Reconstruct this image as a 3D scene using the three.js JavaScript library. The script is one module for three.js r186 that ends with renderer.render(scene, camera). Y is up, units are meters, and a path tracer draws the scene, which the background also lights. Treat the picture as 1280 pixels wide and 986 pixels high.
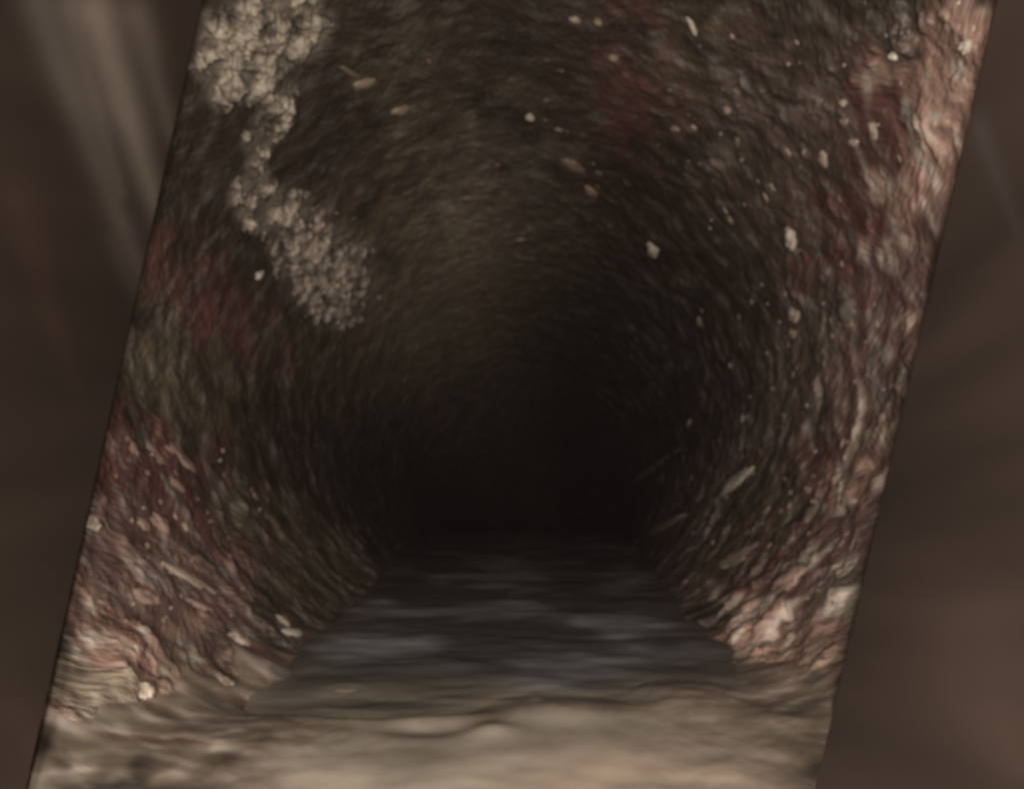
import * as THREE from 'three';
import { ImprovedNoise } from 'three/addons/math/ImprovedNoise.js';
import { mergeGeometries, mergeVertices } from 'three/addons/utils/BufferGeometryUtils.js';

// ---------------------------------------------------------------- camera, light, exposure
const scene = new THREE.Scene();
scene.background = new THREE.Color().setRGB(0.0045, 0.0042, 0.0042);   // the unlit dark down the drain
const FOV = 70, PITCH = 8.64;
const camera = new THREE.PerspectiveCamera(FOV, 1024 / 788, 0.002, 20);
camera.focus = 0.02; camera.userData.fStop = 105;          // a fixed-focus lens, everything a little soft
camera.rotation.x = THREE.MathUtils.degToRad(PITCH);
const renderer = new THREE.WebGLRenderer();
renderer.toneMapping = THREE.LinearToneMapping;
renderer.toneMappingExposure = 1;
renderer.shadowMap.enabled = true;
scene.fog = new THREE.FogExp2(new THREE.Color().setRGB(0.95, 0.74, 0.78), 0.034);   // thin purplish haze added to lift the blacks
// the inspection camera's own ring of LEDs around the lens
const LED = 0.0145;
for (let k = 0; k < 4; k++) {
  const a = Math.PI / 4 + k * Math.PI / 2;
  const p = new THREE.PointLight(new THREE.Color().setRGB(1, 0.91, 0.79), LED, 0, 2);
  p.position.set(0.012 * Math.cos(a), 0.012 * Math.sin(a), 0.024);
  p.castShadow = true; p.shadow.radius = 0.15;
  scene.add(p);
}

// ---------------------------------------------------------------- helpers
let seed = 20250509;
const rnd = () => { seed = (seed * 1664525 + 1013904223) >>> 0; return seed / 4294967296; };
const rr = (a, b) => a + (b - a) * rnd();
const perlin = new ImprovedNoise();
const N = (x, y, z) => perlin.noise(x + 31.7, y + 57.3, z + 11.9);
const fbm = (x, y, z, o = 4) => { let v = 0, a = 0.5, f = 1; for (let i = 0; i < o; i++) { v += a * N(x * f, y * f, z * f); a *= 0.5; f *= 2.03; } return v; };
const clamp = (x, a = 0, b = 1) => Math.min(b, Math.max(a, x));
const sm = (a, b, x) => { const t = clamp((x - a) / (b - a)); return t * t * (3 - 2 * t); };
const mix = (a, b, t) => a + (b - a) * t;
const mix3 = (a, b, t) => [mix(a[0], b[0], t), mix(a[1], b[1], t), mix(a[2], b[2], t)];

const numbers = {};
function numbered(n) { const k = numbers[n] = (numbers[n] ?? -1) + 1; return k ? `${n}_${String(k).padStart(3, '0')}` : n; }
function add(o, name, parent = scene) {
  o.name = parent === scene ? numbered(name) : name; parent.add(o);
  o.traverse(c => { if (c.isMesh) { c.castShadow = true; c.receiveShadow = true; } });
  return o;
}
function tag(o, label, category, group, kind) {
  o.userData.label = label;
  if (category) o.userData.category = category;
  if (group) o.userData.group = group;
  if (kind) o.userData.kind = kind;
  return o;
}
// grid(fn, nu, nv): fn(i/nu, j/nv) gives {p, c}; keep(i, j) may drop cells
function grid(fn, nu, nv, flip = false) {
  const P = new Float32Array((nu + 1) * (nv + 1) * 3), C = new Float32Array(P.length), U = new Float32Array((nu + 1) * (nv + 1) * 2), K = new Uint8Array((nu + 1) * (nv + 1));
  let n = 0;
  for (let j = 0; j <= nv; j++) for (let i = 0; i <= nu; i++, n++) {
    const q = fn(i / nu, j / nv);
    P.set(q.p, n * 3); C.set(q.c ?? [1, 1, 1], n * 3); U.set(q.uv ?? [i / nu, j / nv], n * 2); K[n] = q.drop ? 1 : 0;
  }
  const I = [];
  for (let j = 0; j < nv; j++) for (let i = 0; i < nu; i++) {
    const a = j * (nu + 1) + i, b = a + 1, c = a + nu + 1, d = c + 1;
    if (K[a] && K[b] && K[c] && K[d]) continue;
    if (flip) I.push(a, c, b, b, c, d); else I.push(a, b, c, b, d, c);
  }
  const g = new THREE.BufferGeometry();
  g.setAttribute('position', new THREE.BufferAttribute(P, 3));
  g.setAttribute('color', new THREE.BufferAttribute(C, 3));
  g.setAttribute('uv', new THREE.BufferAttribute(U, 2));
  g.setIndex(I); g.computeVertexNormals();
  return g;
}

// ---------------------------------------------------------------- the drain: a round pipe that bends down to the right
const R = 0.075;                                        // 150 mm drain
const F = 493 / Math.tan(THREE.MathUtils.degToRad(FOV / 2));
const YW = -0.0315;                                     // water level below the lens
const bend = s => Math.max(0, s - 0.1) ** 2;
const cx = s => 0.001 + 0.15 * bend(s);
const cy = s => 0.030 - 0.46 * bend(s);
const waterLevel = s => YW - 0.03 * Math.max(0, s - 0.2);    // silted up level, the pipe dips away under it
const wallPoint = (t, s, r) => [cx(s) + r * Math.cos(t), cy(s) + r * Math.sin(t), -s];
const cp = Math.cos(THREE.MathUtils.degToRad(PITCH)), sp = Math.sin(THREE.MathUtils.degToRad(PITCH));
function look(px, py) { const x = (px - 640) / F, y = -(py - 493) / F; return [x, y * cp + sp, y * sp - cp]; }
// where a line of sight meets the pipe: angle t round the pipe and distance s along it
function hit(px, py, rad = R) {
  const [x, y, z] = look(px, py); let k = 0.02;
  for (let i = 0; i < 4000; i++) { const s = -z * k; if (Math.hypot(x * k - cx(s), y * k - cy(s)) > rad) break; k += 0.0002; }
  const s = -z * k; let t = Math.atan2(y * k - cy(s), x * k - cx(s)); if (t < -Math.PI / 2) t += 2 * Math.PI;
  return { t, s, p: [x * k, y * k, z * k] };
}
function hitCrust(px, py) { let h = hit(px, py); for (let i = 0; i < 4; i++) h = hit(px, py, R - wallRise(h.t, h.s)); return h; }
function hitWater(px, py) { const [x, y, z] = look(px, py), k = YW / y; return { x: x * k, s: -z * k, p: [x * k, YW, z * k] }; }
// distance on the wall from (t0, s0), measured in the size that things have there
const away = (t, s, a) => [(t - a.t) * R * F / a.s, R * F * (1 / s - 1 / a.s)];

// colours of the wall; the last paints missing lamp light on the far ceiling
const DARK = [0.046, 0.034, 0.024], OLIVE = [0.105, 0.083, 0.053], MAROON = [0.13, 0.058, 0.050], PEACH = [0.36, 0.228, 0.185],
  BROWN = [0.10, 0.070, 0.054], MAUVE = [0.165, 0.105, 0.09], BEIGE = [0.27, 0.222, 0.172], GREY = [0.12, 0.102, 0.082], PAINTED_GLOW = [0.25, 0.205, 0.135];
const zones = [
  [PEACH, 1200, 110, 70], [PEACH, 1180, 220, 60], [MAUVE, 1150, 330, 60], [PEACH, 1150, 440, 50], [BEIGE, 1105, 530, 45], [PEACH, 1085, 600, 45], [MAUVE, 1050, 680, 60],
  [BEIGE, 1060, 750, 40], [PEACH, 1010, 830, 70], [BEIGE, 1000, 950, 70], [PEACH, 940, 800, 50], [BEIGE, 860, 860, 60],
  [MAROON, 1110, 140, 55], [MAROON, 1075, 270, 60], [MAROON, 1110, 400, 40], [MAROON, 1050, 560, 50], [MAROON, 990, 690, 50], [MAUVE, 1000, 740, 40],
  [DARK, 640, 130, 150], [PAINTED_GLOW, 565, 320, 120], [PAINTED_GLOW, 530, 430, 90], [OLIVE, 440, 460, 80], [OLIVE, 650, 390, 70], [DARK, 480, 590, 80], [DARK, 600, 570, 70], [DARK, 710, 460, 70], [DARK, 560, 640, 60], [GREY, 640, 250, 60], [OLIVE, 520, 130, 60], [DARK, 470, 220, 90], [DARK, 850, 330, 110], [MAROON, 790, 120, 70], [DARK, 780, 230, 60], [OLIVE, 850, 80, 50], [DARK, 900, 470, 80],  // far ceiling painted lighter against lamp falloff; DARK zones round the hole paint shade
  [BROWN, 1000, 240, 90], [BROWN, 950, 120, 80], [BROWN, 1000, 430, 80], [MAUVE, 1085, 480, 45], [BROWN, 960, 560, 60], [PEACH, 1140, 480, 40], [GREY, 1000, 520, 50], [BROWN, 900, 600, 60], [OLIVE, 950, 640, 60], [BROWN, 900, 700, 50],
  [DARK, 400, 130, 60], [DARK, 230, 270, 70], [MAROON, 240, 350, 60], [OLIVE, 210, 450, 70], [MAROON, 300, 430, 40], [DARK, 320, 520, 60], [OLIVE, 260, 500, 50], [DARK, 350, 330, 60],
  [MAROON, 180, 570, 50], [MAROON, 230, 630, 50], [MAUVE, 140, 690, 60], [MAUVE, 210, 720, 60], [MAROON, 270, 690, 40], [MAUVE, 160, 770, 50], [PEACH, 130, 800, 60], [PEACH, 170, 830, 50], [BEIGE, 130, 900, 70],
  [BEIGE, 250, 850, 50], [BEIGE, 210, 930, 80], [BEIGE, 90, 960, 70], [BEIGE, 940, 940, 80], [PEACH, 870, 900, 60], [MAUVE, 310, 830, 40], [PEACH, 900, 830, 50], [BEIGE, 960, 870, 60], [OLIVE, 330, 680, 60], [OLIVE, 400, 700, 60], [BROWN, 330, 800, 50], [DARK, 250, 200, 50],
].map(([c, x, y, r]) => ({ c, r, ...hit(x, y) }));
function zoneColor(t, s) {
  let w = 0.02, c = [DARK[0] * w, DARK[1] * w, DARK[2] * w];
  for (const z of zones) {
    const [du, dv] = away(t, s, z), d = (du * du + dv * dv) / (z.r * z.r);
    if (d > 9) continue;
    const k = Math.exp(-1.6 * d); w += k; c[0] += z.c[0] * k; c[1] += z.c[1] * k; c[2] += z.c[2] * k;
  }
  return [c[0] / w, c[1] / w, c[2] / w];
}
// swellings and hollows of the crust
const bumps = [
  [925, 790, 34, 0.0022], [985, 760, 26, 0.0018], [1055, 750, 40, 0.0026], [990, 775, 9, -0.003], [975, 800, 9, -0.003], [1055, 642, 12, -0.0035], [1070, 625, 14, 0.002],
  [905, 742, 16, -0.004], [1095, 585, 14, -0.003], [1085, 605, 26, 0.0018], [1180, 250, 40, 0.002], [1165, 150, 40, 0.0015], [1150, 430, 24, 0.0022], [1125, 440, 14, -0.002],
  [150, 815, 45, 0.0026], [140, 865, 38, 0.0024], [200, 800, 20, -0.001], [780, 225, 50, -0.004], [715, 205, 20, 0.003], [600, 300, 60, 0.004], [115, 655, 16, 0.0018],
].map(([x, y, r, h]) => ({ r, h, ...hit(x, y) }));
// where the pale mineral deposits sit
const cornerBlobs = [[270, 60, 42], [310, 35, 46], [345, 30, 44], [370, 15, 32], [325, 80, 34], [285, 95, 24], [320, 105, 22], [340, 125, 20], [330, 155, 17], [318, 182, 15], [268, 118, 14]].map(([x, y, r]) => ({ r, ...hit(x, y) }));
const lowerBlobs = [[320, 208, 14], [308, 250, 22], [330, 240, 20], [310, 278, 10], [350, 265, 26], [368, 295, 38], [395, 320, 44], [425, 335, 36], [390, 350, 34], [425, 370, 22], [418, 392, 12]].map(([x, y, r]) => ({ r, ...hit(x, y) }));
function depositMask(B, t, s) {
  let m = -1;
  for (const b of B) { const [du, dv] = away(t, s, b); m = Math.max(m, 1 - Math.hypot(du, dv) / b.r); }
  return m;
}
function wallRise(t, s) {                                // how far the crust stands in from the bare pipe
  const c = Math.cos(t), d = Math.sin(t);
  const rough = 0.45 + 0.55 * sm(1.9, 0.6, t) + 0.35 * sm(2.6, 3.4, t);
  const warp = fbm(c * 3, d * 3, s * 40, 2) * 0.018;
  const streak = fbm(c * 4.2, d * 4.2, (s + warp) * 130, 3);             // rings of scale round the pipe
  const fine = fbm(c * 14, d * 14, (s + warp * 0.6) * 330, 3);
  const lump = fbm(c * 6, d * 6, s * 75, 3);
  let h = 0.0008 + rough * mix(0.35, 1.15, sm(-0.22, 0.25, fbm(c * 2.3 + 4, d * 2.3, s * 28, 2))) * (0.0017 * streak + 0.0013 * lump + 0.0009 * fine + 0.0022 * Math.max(0, fine - 0.14));
  for (const b of bumps) { const [du, dv] = away(t, s, b), q = (du * du + dv * dv) / (b.r * b.r); if (q < 5) h += 0.6 * b.h * Math.exp(-q * 1.5); }
  return clamp(h, -0.003, 0.0036) * sm(0.02, 0.05, s);
}
function wallColor(t, s, h) {
  const c = Math.cos(t), d = Math.sin(t);
  const j = 0.11 * fbm(c * 9, d * 9, s * 130, 2);
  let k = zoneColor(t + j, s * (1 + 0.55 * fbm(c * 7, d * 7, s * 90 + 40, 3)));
  const m = fbm(c * 5, d * 5, s * 170 + 7, 4), v = fbm(c * 17, d * 17, s * 420 + 3, 3);
  const pale = (k[0] + k[1] + k[2]) / 3;
  k = mix3(k, MAROON, clamp(0.75 * sm(0.10, 0.32, m)) * sm(0.05, 0.14, pale));
  k = mix3(k, [pale * 1.5 + 0.02, pale * 1.35 + 0.02, pale * 1.15 + 0.018], 0.8 * sm(0.12, 0.34, v + 0.5 * fbm(c * 6, d * 6, s * 210, 2)));   // pale mineral on the crests
  const ring = fbm(c * 4.5, d * 4.5, (s + 0.012 * fbm(c * 4, d * 4, s * 50, 2)) * 270 + 60, 3), low = sm(0.4, -0.5, d) * 0.6 + 0.5 * sm(0.2, 0.8, c) + 0.25;
  k = mix3(k, [pale * 1.9 + 0.03, pale * 1.55 + 0.025, pale * 1.35 + 0.022], clamp(1.5 * low * sm(0.06, 0.32, ring)));           // pale streaks running round the pipe
  const calm = 1 - 0.5 * sm(0.1, 0.8, d);
  const q = Math.exp(calm * (1.1 * v + 0.8 * m) + 1.3 * low * Math.min(0.1, ring));
  if (t > 1.2 && t < 3.6 && s < 0.3) {                                          // thin mineral stain round the deposits
    const g = Math.max(depositMask(cornerBlobs, t, s), depositMask(lowerBlobs, t, s)) + 1.3 * fbm(c * 9, d * 9, s * 120, 4);
    k = mix3(k, [0.25, 0.21, 0.175], 0.75 * sm(-0.65, 0.35, g));
  }
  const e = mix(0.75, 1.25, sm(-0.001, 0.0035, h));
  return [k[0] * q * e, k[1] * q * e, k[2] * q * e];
}

// ---------------------------------------------------------------- procedural grain
function noiseTexture(size, f, seedZ, lo, hi, power = 1) {
  const a = new Uint8Array(size * size * 4);
  for (let y = 0; y < size; y++) for (let x = 0; x < size; x++) {
    const u = x / size * 2 * Math.PI, w = y / size * 2 * Math.PI, r = f / 6.283;
    const n = fbm(Math.cos(u) * r + seedZ, Math.sin(u) * r + Math.cos(w) * r * 1.0, Math.sin(w) * r + seedZ * 2, 4);
    const q = clamp(0.5 + n * 1.1) ** power, g = Math.round(255 * mix(lo, hi, q));
    a.set([g, g, g, 255], (y * size + x) * 4);
  }
  const t = new THREE.DataTexture(a, size, size); t.wrapS = t.wrapT = THREE.RepeatWrapping; t.magFilter = THREE.LinearFilter; t.needsUpdate = true; return t;
}
const grain = noiseTexture(512, 34, 3.1, 0, 1), gloss = noiseTexture(512, 14, 8.7, 0.14, 0.75);
const wet = (extra = {}) => new THREE.MeshPhysicalMaterial({ vertexColors: true, roughness: 1, roughnessMap: gloss, bumpMap: grain, bumpScale: 0.0004, specularIntensity: 1, ...extra });

// ---------------------------------------------------------------- pipe wall
const rows = [];
for (let s = -0.13; s < 0.05; s += 0.01) rows.push(s);
for (let s = 0.05; s < 0.55; s *= 1.0046) rows.push(s);
for (let s = 0.55; s < 1.1; s *= 1.03) rows.push(s);
{
  const nu = 1250, nv = rows.length - 1;
  const inner = grid((u, v) => {
    const s = rows[Math.round(v * nv)], t = -Math.PI / 2 + 2 * Math.PI * u, h = wallRise(t, s);
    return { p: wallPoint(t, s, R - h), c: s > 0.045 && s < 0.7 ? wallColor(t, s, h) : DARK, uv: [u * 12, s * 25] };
  }, nu, nv);
  const outer = grid((u, v) => { const s = mix(-0.13, 1.09, v), t = -Math.PI / 2 + 2 * Math.PI * u; return { p: wallPoint(t, s, R + 0.009), c: [0.2, 0.1, 0.06], uv: [u * 12, s * 25] }; }, 96, 60, true);
  const cap = grid((u, v) => { const t = -Math.PI / 2 + 2 * Math.PI * u, s = rows[nv]; return { p: wallPoint(t, s, (R + 0.009) * v), c: DARK }; }, 96, 8);   // dark end disc added to hide the brighter background
  const w = add(new THREE.Mesh(mergeGeometries([inner, outer, cap]), wet()), 'pipe_wall');
  tag(w, 'rough dark brown inside wall of the round drain pipe, crusted with scale', null, null, 'structure');
}

const cutPlane = (a, b) => { const p = look(...a), q = look(...b); return [p[1] * q[2] - p[2] * q[1], p[2] * q[0] - p[0] * q[2], p[0] * q[1] - p[1] * q[0]]; };
const cutL = cutPlane([248, 20], [33, 978]), cutR = cutPlane([1243, 20], [1021, 978]);   // planes through the lens that cut the added sleeve
// ---------------------------------------------------------------- added brown sleeve standing in for the blurred side bands, saddle cut
{
  const Rs = R - 0.0042, S0 = -0.12;
  const end = (t, r) => {
    const X = cx(0) + r * Math.cos(t), Y = cy(0) + r * Math.sin(t), e = n => (n[0] * X + n[1] * Y) / n[2];
    return Math.max(e(cutL), e(cutR), 0.001);
  };
  const onSleeve = (x, y) => hit(x, y, Rs);
  const toneSmears = [   // soft smears of paler or redder tone: from, to, half-width, strength, colour
    [[50, 10], [178, 350], 32, 0.75, [0.125, 0.104, 0.09]], [[118, 20], [205, 290], 36, 1.0, [0.185, 0.152, 0.127]], [[170, 20], [220, 190], 26, 0.7, [0.125, 0.1, 0.085]], [[85, 10], [150, 240], 20, 0.7, [0.14, 0.116, 0.1]], [[140, 300], [190, 420], 16, 0.35, [0.09, 0.075, 0.065]],
    [[20, 250], [90, 480], 30, 0.35, [0.07, 0.036, 0.03]], [[1222, 150], [1275, 290], 12, 0.55, [0.10, 0.085, 0.085]], [[1210, 800], [1275, 960], 80, 0.8, [0.095, 0.062, 0.05]], [[1150, 700], [1260, 900], 70, 0.35, [0.075, 0.052, 0.043]],
    [[25, 900], [60, 980], 40, 0.3, [0.075, 0.042, 0.036]],
  ].map(([a, b, w, k, c]) => ({ pts: Array.from({ length: 25 }, (_, i) => onSleeve(mix(a[0], b[0], i / 24), mix(a[1], b[1], i / 24))), w, k, c }));
  const color = (t, s) => {
    let c = mix3([0.032, 0.022, 0.016], [0.055, 0.039, 0.031], sm(1.6, 0.4, t));
    if (s > 0.01) for (const f of toneSmears) {
      let best = 1e9;
      for (let i = 0; i <= 24; i++) { const u = i / 24, [du, dv] = away(t, s, f.pts[i]); const d = Math.hypot(du, dv) / (f.w * (1 - 0.35 * u)) + 0.5 * u * u; if (d < best) best = d; }
      c = mix3(c, f.c, f.k * Math.exp(-best * best));
    }
    const q = Math.exp(0.35 * fbm(Math.cos(t) * 6, Math.sin(t) * 6, s * 14, 3) + 0.25 * N(t * 9 + s * 40, s * 12, 4));
    return [c[0] * q, c[1] * q, c[2] * q];
  };
  const T = u => -Math.PI / 2 + 2 * Math.PI * u;
  const at = (t, s, r) => [cx(0) + r * Math.cos(t), cy(0) + r * Math.sin(t), -s];
  const inn = grid((u, v) => { const t = T(u), s = mix(S0, end(t, Rs), Math.pow(v, 0.6)); return { p: at(t, s, Rs), c: color(t, s), uv: [u * 8, s * 16] }; }, 420, 150);
  const lip = grid((u, v) => { const t = T(u), r = mix(Rs, Rs + 0.003, v); return { p: at(t, end(t, r), r), c: [0.05, 0.036, 0.03] }; }, 420, 2);
  const out = grid((u, v) => { const t = T(u), r = Rs + 0.003; return { p: at(t, mix(S0, end(t, r), v), r), c: [0.05, 0.036, 0.03] }; }, 420, 6, true);
  const m = new THREE.MeshPhysicalMaterial({ vertexColors: true, roughness: 0.9, specularIntensity: 0.3 });
  tag(add(new THREE.Mesh(mergeGeometries([inn, lip, out]), m), 'added_sleeve'), 'added smooth dark brown sleeve standing in for blurred bands at both sides with straight slanting edges and grey smears', null, null, 'structure');
}

// ---------------------------------------------------------------- silt and water along the bottom
const siltSpots = [   // px, py, rx, ry, height: shoals and hollows of the silt
  [470, 887, 100, 14, -0.0034], [340, 870, 60, 22, -0.0030], [660, 885, 70, 22, 0.0012], [605, 928, 30, 9, 0.0010], [535, 905, 60, 10, 0.0008], [520, 925, 50, 10, -0.0010], [700, 900, 70, 14, 0.0009], [840, 870, 60, 30, 0.0018],
  [420, 862, 60, 8, 0.0012], [700, 850, 60, 14, -0.003], [780, 880, 40, 10, -0.0008], [560, 822, 40, 9, 0.0010], [410, 860, 18, 5, 0.0008], [660, 880, 8, 6, 0.0004], [350, 795, 40, 9, 0.001],
].map(([x, y, rx, ry, h]) => ({ ...hitWater(x, y), rx, ry, h }));
function siltHeight(x, s) {
  const e = Math.abs(x + 0.002), n = fbm(x * 50, 1.5, s * 90, 3);
  let h = mix(0.0018, -0.0030, sm(0.064, 0.118, s + 0.01 * n - 0.0)) + 0.0008 * n;
  h += 0.9 * e * e * sm(0.3, 0.14, s) + (0.0006 * fbm(x * 110, 9, s * 110, 4)) * sm(0.006, 0.03, e);
  for (const b of siltSpots) { const du = (x - b.x) * F / b.s / b.rx, dv = -YW * F * (1 / s - 1 / b.s) / b.ry, q = du * du + dv * dv; if (q < 5) h += 0.6 * b.h * Math.exp(-q); }
  // a skin of silt smeared up the curve of the pipe, thinning out
  const hw = cy(s) - Math.sqrt(R * R - x * x) - waterLevel(s), c = x / R, up = hw + 0.0023 - 0.0012 + 0.0032 * fbm(c * 4.5, 2, s * 110, 3) + 0.004 * fbm(c * 2 + 7, 5, s * 38, 2) - 0.09 * Math.max(0, e - 0.044);
  const g = 0.0085, a = clamp(0.5 + 0.5 * (up - h) / g);
  h = mix(h, up, a) + g * a * (1 - a) * 0.5;
  return clamp(h, -0.004, 0.02);
}
{
  const S = v => 0.03 * Math.pow(0.45 / 0.03, v), half = 0.062;
  const edge = (n, s, sign) => { let x = sign * half; for (let i = 0; i < 24; i++) x = mix(x, clamp((n[2] * s - n[1] * (waterLevel(s) + siltHeight(x, s))) / n[0] - cx(s), -half, half), 0.5); return x; };
  const across = (u, s) => mix(edge(cutL, s, -1), edge(cutR, s, 1), u);
  const silt = grid((u, v) => {
    const s = S(v), x = across(u, s), h = siltHeight(x, s);
    const n = fbm(x * 70, 4, s * 80, 4), w = fbm(x * 40 + 9, 2, s * 50, 3);
    let c = mix3([0.285, 0.25, 0.205], [0.235, 0.195, 0.158], sm(-0.1, 0.3, w));
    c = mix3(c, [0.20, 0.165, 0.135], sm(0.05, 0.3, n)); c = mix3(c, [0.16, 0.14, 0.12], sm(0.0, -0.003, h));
    c = mix3(c, [0.225, 0.175, 0.138], 0.6 * sm(0.0, 0.035, x + 0.05 * w)); c = mix3(c, [0.20, 0.15, 0.12], 0.5 * sm(0.012, 0.035, -x + 0.03 * w));
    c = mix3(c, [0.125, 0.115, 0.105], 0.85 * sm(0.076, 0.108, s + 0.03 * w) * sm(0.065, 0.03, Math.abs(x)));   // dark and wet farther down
    const r = fbm(x * 160, 14, s * 260, 4); c = mix3(c, [0.12, 0.07, 0.055], 0.5 * sm(0.10, 0.34, r) * sm(0.012, 0.03, Math.abs(x))); c = mix3(c, [0.36, 0.29, 0.235], 0.35 * sm(0.10, 0.3, -r) * sm(0.004, 0.02, Math.abs(x)));
    const q = 1.5 * Math.exp(0.7 * n + 0.5 * w), e = Math.abs(x + 0.002), y = waterLevel(s) + h - cy(s);
    let t = Math.atan2(y, x); if (t < -Math.PI / 2) t += 2 * Math.PI;
    const onto = sm(0.020, 0.040, e + 0.014 * n + 0.010 * w), k = onto > 0 ? wallColor(t, s, 0.001) : c;     // the smear takes the wall's colour
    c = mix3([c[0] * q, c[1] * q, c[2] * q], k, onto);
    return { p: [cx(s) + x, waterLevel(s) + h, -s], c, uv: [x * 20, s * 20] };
  }, 420, 420);
  tag(add(new THREE.Mesh(silt, wet({ bumpMap: null })), 'silt_bed'), 'soft beige silt along the bottom of the pipe', null, null, 'structure');
  const water = grid((u, v) => {
    const s = S(v), x = across(u, s);
    const h = 0.0009 * fbm(x * 34, 5, s * 95, 3) + 0.0003 * fbm(x * 120, 1, s * 300, 2);
    const n = fbm(x * 34 + 3, 8, s * 48, 3);
    const depth = h - siltHeight(x, s);                     // shallow murky water shows the silt below
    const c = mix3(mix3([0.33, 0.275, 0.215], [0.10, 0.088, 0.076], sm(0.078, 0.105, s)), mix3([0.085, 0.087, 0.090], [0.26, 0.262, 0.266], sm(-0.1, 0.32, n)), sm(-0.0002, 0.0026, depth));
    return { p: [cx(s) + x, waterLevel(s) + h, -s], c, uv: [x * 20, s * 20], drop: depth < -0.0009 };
  }, 300, 400);
  tag(add(new THREE.Mesh(water, new THREE.MeshPhysicalMaterial({ vertexColors: true, roughness: 0.16, ior: 1.33 })), 'water'), 'murky grey water lying along the bottom of the pipe', null, null, 'structure');
}

// ---------------------------------------------------------------- lumps and flakes
function lumpGeometry(k, detail = 3, amp = 0.3) {
  const g = mergeVertices(new THREE.IcosahedronGeometry(1, detail).deleteAttribute('normal').deleteAttribute('uv'), 1e-4), p = g.attributes.position, c = new Float32Array(p.count * 3), uv = new Float32Array(p.count * 2);
  for (let i = 0; i < p.count; i++) {
    const x = p.getX(i), y = p.getY(i), z = p.getZ(i), f = 1 + amp * 1.6 * fbm(x * 1.1 + k * 5, y * 1.1, z * 1.1 + k, 3) + amp * 0.6 * N(x * 4 + k, y * 4, z * 4);
    p.setXYZ(i, x * f, y * f, z * f);
    const q = clamp(0.85 + 0.8 * fbm(x * 2.5, y * 2.5 + k, z * 2.5, 3), 0.35, 1.25); c.set([q, q * 0.98, q * 0.95], i * 3); uv.set([x * 0.5 + y * 0.3, z * 0.5 + y * 0.3], i * 2);
  }
  g.setAttribute('color', new THREE.BufferAttribute(c, 3)); g.setAttribute('uv', new THREE.BufferAttribute(uv, 2)); g.computeVertexNormals();
  return g;
}
const lumps = [0, 1, 2, 3, 4, 5].map(k => lumpGeometry(k, 3, 0.62));
const mats = {};
function lumpMaterial(rgb, rough = 0.45) {
  const key = rgb.join() + rough;
  return mats[key] ??= new THREE.MeshPhysicalMaterial({ color: new THREE.Color().setRGB(...rgb), vertexColors: true, roughness: rough });
}
// a lump laid along the wall from one point to another, `width` across, standing `proud` times its width out of the wall
function layOnWall(o, a, b, width, proud, sink = 0.38) {
  const mx = (a[0] + b[0]) / 2, my = (a[1] + b[1]) / 2, m = hitCrust(mx, my), n = new THREE.Vector3(-Math.cos(m.t), -Math.sin(m.t), 0);
  const V = (x, y) => new THREE.Vector3(...hit(x, y, R - wallRise(m.t, m.s)).p), mid = V(mx, my);
  const dir = V(...b).sub(V(...a)); let len = dir.length(); dir.normalize(); n.addScaledVector(dir, -n.dot(dir)).normalize();
  const side = new THREE.Vector3().crossVectors(dir, n).normalize(), L = Math.hypot(b[0] - a[0], b[1] - a[1]), ox = -(b[1] - a[1]) / L * width / 2, oy = (b[0] - a[0]) / L * width / 2;
  const least = width * m.s / F, most = 3.5 * L * m.s / F;
  const w = clamp(Math.abs(V(mx + ox, my + oy).sub(V(mx - ox, my - oy)).dot(side)), least * 0.8, least * 3); len = clamp(len, L * m.s / F, most);
  const up = least * proud;
  o.quaternion.setFromRotationMatrix(new THREE.Matrix4().makeBasis(dir, n, side));
  o.scale.set(len / 2, up / 2, w / 2);
  o.position.copy(mid).addScaledVector(n, up * (0.5 - sink));
  return o;
}
const WHITE = [0.66, 0.60, 0.53], TAN = [0.34, 0.27, 0.21], PINK = [0.36, 0.25, 0.215], PALE = [0.46, 0.385, 0.32], CRUMB = [0.24, 0.18, 0.14];
function flake(name, category, label, a, b, width, rgb, { proud = 0.8, rough = 0.4, group } = {}) {
  const o = new THREE.Mesh(lumps[Math.floor(rnd() * lumps.length)], lumpMaterial(rgb, rough));
  layOnWall(o, a, b, width, proud); add(o, name); return tag(o, label, category, group);
}
const dot = (x, y, w, h) => w > h ? [[x - w / 2, y], [x + w / 2, y], h] : [[x, y - h / 2], [x, y + h / 2], w];

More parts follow.
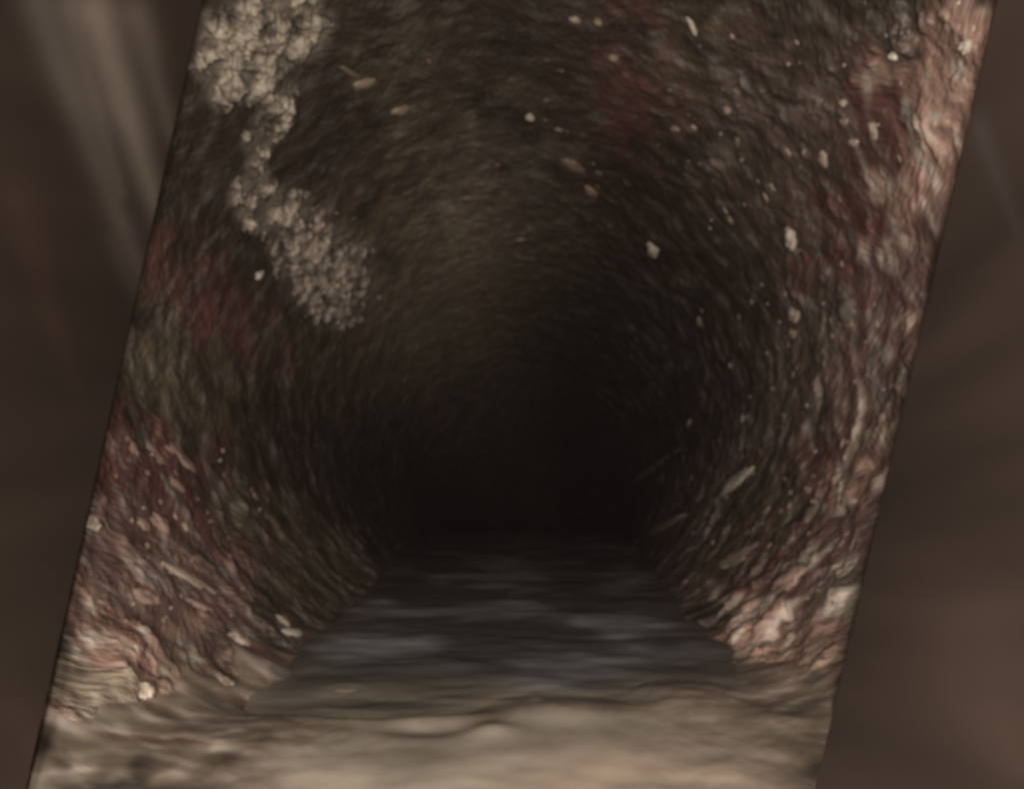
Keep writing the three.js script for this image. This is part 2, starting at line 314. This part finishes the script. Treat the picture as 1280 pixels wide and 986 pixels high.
// ---------------------------------------------------------------- pale mineral deposits, upper left
function deposit(label, blobs, count, rgb) {
  const B = blobs;
  const mask = (t, s) => {
    const m = depositMask(B, t, s), c = Math.cos(t), d = Math.sin(t);
    return m < -0.9 ? m : m - 0.06 + 1.9 * fbm(c * 13, d * 13, s * 180, 4) + 0.8 * fbm(c * 40, d * 40, s * 500, 2);
  };
  const t0 = Math.min(...B.map(b => b.t - 1.6 * b.r * b.s / F / R)), t1 = Math.max(...B.map(b => b.t + 1.6 * b.r * b.s / F / R));
  const q0 = Math.min(...B.map(b => 1 / b.s - 1.6 * b.r / F / R)), q1 = Math.max(...B.map(b => 1 / b.s + 1.6 * b.r / F / R));
  const o = new THREE.Group(); const mid = B[Math.floor(B.length / 2)], base = new THREE.Vector3(...wallPoint(mid.t, mid.s, R)); o.position.copy(base);
  const surface = (t, s) => { const m = mask(t, s), c = Math.cos(t), d = Math.sin(t); return { m, h: wallRise(t, s) + (m > 0 ? 0.0017 * Math.min(1, m) * (1 + 1.3 * fbm(c * 18, d * 18, s * 240, 3)) + 0.0003 * sm(0, 0.1, m) : 0.004 * m - 0.0001) }; };
  const g = grid((u, v) => {
    const t = mix(t0, t1, u), s = 1 / mix(q0, q1, v), { m, h } = surface(t, s), p = wallPoint(t, s, R - h);
    const n = fbm(Math.cos(t) * 20, Math.sin(t) * 20, s * 280 + 5, 4), k = clamp(0.78 + 1.9 * n, 0.22, 1.15) * mix(0.32, 1, sm(0, 0.45, m));
    return { p: [p[0] - base.x, p[1] - base.y, p[2] - base.z], c: [rgb[0] * k, rgb[1] * k * mix(0.94, 1, k), rgb[2] * k * mix(0.9, 1, k)], uv: [t * 3, s * 30], drop: m < -0.02 };
  }, 200, 260, false);
  const crust = new THREE.Mesh(g, wet({ bumpScale: 0.0005 })); add(crust, 'crust', o);
  let made = 0;
  for (let i = 0; i < 4000 && made < count; i++) {
    const t = rr(t0, t1), s = 1 / rr(q0, q1), { m, h } = surface(t, s); if (m < 0.3) continue;
    const k = new THREE.Mesh(lumps[made % 6], lumpMaterial([rgb[0] * 1.05, rgb[1] * 1.03, rgb[2]], 0.55)), w = rr(2, 5.5) * s / F, p = wallPoint(t, s, R - h);
    k.position.set(p[0] - base.x, p[1] - base.y, p[2] - base.z); k.scale.set(w, w * rr(0.6, 1), w * rr(0.6, 1.2)); k.rotation.set(rr(0, 6), rr(0, 6), rr(0, 6)); add(k, 'nodule', o); made++;
  }
  add(o, 'mineral_deposit');
  return tag(o, label, 'mineral deposit');
}
deposit('lumpy pale grey deposit hanging in the top left corner and tapering downward', cornerBlobs, 16, [0.41, 0.36, 0.29]);
deposit('larger slanting pale deposit below the corner one, ending in a ragged drip', lowerBlobs, 18, [0.52, 0.44, 0.37]);

// ---------------------------------------------------------------- single specks and flakes
const one = (label, x, y, w, h, rgb = WHITE, o = {}) => flake('mineral_speck', 'speck', label, ...dot(x, y, w, h), rgb, { rough: 0.3, ...o });
const slab = (label, a, b, w, rgb = PALE, o = {}) => flake('scale_flake', 'flake', label, a, b, w, rgb, { proud: 0.6, ...o });
one('lone small white speck on the dark top wall, upper centre', 663, 146, 11, 8);
one('round white speck on the dark wall right of and above the black hole', 817, 312, 13, 15);
one('tall bright white speck on the brown right wall, brightest of that wall', 990, 298, 12, 28, [0.75, 0.68, 0.6]);
one('tiny round white speck left of the slanting pale deposit', 323, 344, 9, 9, [0.75, 0.7, 0.65]);
one('white speck near the top edge of the right wall beside a maroon patch', 1118, 70, 12, 10);
one('large white grain in the top right corner by the slanting edge', 1209, 58, 15, 17);
slab('thin white sliver at the top edge right of centre', [860, 22], [872, 45], 6, WHITE);
slab('tan flake on the dark top wall between deposit and lone white speck', [489, 141], [513, 134], 10, TAN);
slab('tan flake on the top wall just right of the corner deposit', [442, 108], [468, 100], 11, TAN);
slab('thin brownish flake above the tan flake near the corner deposit', [424, 82], [448, 97], 7, CRUMB);
slab('faint brown flake above the dark hollow right of centre top', [702, 200], [730, 214], 12, CRUMB);
slab('small tan flake at the lower lip of the dark hollow in the top wall', [732, 232], [746, 246], 9, TAN);
slab('wide faint grey flake on the ceiling above the black hole', [575, 250], [612, 246], 8, CRUMB);
one('tiny grey speck on the ceiling right under the wide faint flake', 650, 300, 11, 6, TAN);
one('pale speck at the top edge right of centre, left of its fainter twin', 719, 24, 14, 8, PALE);
one('fainter pale speck at the top edge, just right of its twin', 748, 27, 10, 8, TAN);
one('small tan speck under the two at the top edge', 767, 72, 11, 9, TAN);
slab('thin bright curved flake on the right wall, upper part, above the brightest speck', [1089, 152], [1096, 176], 8, PALE);
one('upright tan flake speck between dark pits high on the right wall', 1030, 198, 11, 19, PALE);
one('pale grain above a second grain on the upper right wall', 1055, 128, 10, 9, PALE);
one('pale grain right below its neighbour on the upper right wall', 1057, 152, 9, 9, TAN);
one('slanting small grain beside the two grains of the upper right wall', 1068, 178, 11, 9, PALE);
one('grain on the dark upper wall right of centre, lowest of three', 845, 160, 11, 7, TAN);
one('grain on the dark upper wall right of centre, rightmost of three', 910, 138, 8, 8, PALE);
one('small tall grain left of the brown pit on the right wall', 922, 178, 8, 13, CRUMB);
one('pale upright flake speck on the right wall below the brightest speck', 994, 394, 12, 18, PALE);
one('small pale grain just under the upright flake of the right wall', 992, 417, 8, 12, TAN);
one('grey patch-like lump on the right wall near the maroon streak', 1062, 388, 20, 30, [0.2, 0.175, 0.155]);
slab('bright white flake low on the right wall, slanting up to the right', [902, 615], [938, 588], 11, WHITE);
slab('thin pale ridge at the lower right rim of the black hole, upper one', [780, 610], [846, 566], 8, [0.3, 0.25, 0.22]);
slab('thin pale ridge at the lower right rim of the black hole, lower one', [808, 668], [853, 645], 9, [0.36, 0.3, 0.26]);
slab('tan ridge low on the right wall above the whitish grains', [896, 712], [950, 684], 14, TAN);
slab('wide peach flake low on the right wall, right of the tan ridge', [972, 738], [1008, 705], 17, PINK, { proud: 0.8 });
one('whitish pair of grains beside a dark hole low on the right', 893, 748, 12, 16, PALE);
slab('bright crest of scale over a dark pit near the right slanting edge', [1052, 628], [1072, 625], 9, PALE);
slab('first of three pinkish slivers on the lower left wall, leftmost', [155, 548], [172, 568], 9, PINK);
slab('middle of three pinkish slivers on the lower left wall', [180, 552], [206, 584], 8, PINK);
slab('longest of three pinkish slivers on the lower left wall, rightmost', [208, 556], [243, 588], 10, PINK);
slab('short pinkish sliver just under the three slivers on the left wall', [212, 600], [230, 613], 8, PINK);
slab('short fat pale flake on the lower left wall below the slivers', [190, 645], [212, 664], 13, PINK);
slab('short flake left of the fat one on the lower left wall', [172, 650], [186, 662], 9, PINK);
slab('pale lump at the left slanting edge of the crusted wall', [108, 648], [122, 660], 15, PALE);
slab('long pale ridge running down to the right on the lower left wall', [206, 706], [268, 742], 8, PALE);
slab('short pale ridge beneath the long one on the lower left wall', [232, 750], [266, 762], 8, PINK);
slab('pale lump left of the two ridges on the lower left wall', [166, 742], [196, 750], 16, PINK);
slab('small bright white flake at the left shore of the water', [354, 790], [378, 792], 8, WHITE);
slab('dull pale flake just above the white one at the left shore', [345, 772], [362, 780], 9, PALE);
slab('pale sliver on the left shore sloping toward the water', [287, 790], [310, 804], 11, PALE);
slab('pale pebble-like lump resting on the left bank above the silt', [172, 862], [190, 868], 18, PALE, { proud: 0.9 });
slab('beige flake at the left bank right beside the water', [272, 850], [290, 856], 11, PALE);

// unremarkable grains that nothing tells apart
for (const [group, label, n, x0, y0, x1, y1, rgbs] of [
  ['grains on the right wall', 'tiny pale grain stuck in the crust of the right wall', 64, 860, 40, 1130, 560, [TAN, PALE, PALE]],
  ['grains on the top wall', 'tiny dull grain on the dark top wall', 24, 480, 40, 880, 260, [CRUMB, [0.14, 0.11, 0.09]]],
  ['grains low on the right', 'tiny pale grain in the crust low on the right', 40, 840, 560, 1060, 760, [TAN, PINK, PALE]],
  ['grains on the lower left wall', 'tiny pinkish grain in the crust of the lower left wall', 40, 130, 560, 330, 790, [PINK, PALE, TAN]],
]) for (let i = 0; i < n; i++) {
  const x = rr(x0, x1), y = rr(y0, y1), h = hit(x, y), ang = Math.atan2(-(y - 430), x - 640) + Math.PI / 2, L = 1.8 + 4.5 * rnd() ** 2;
  flake('mineral_grain', 'grain', label, [x - L * Math.cos(ang), y + L * Math.sin(ang)], [x + L * Math.cos(ang), y - L * Math.sin(ang)], 2.4 + 3 * rnd() ** 2, rgbs[i % rgbs.length], { group, rough: 0.35 });
}

renderer.render(scene, camera);
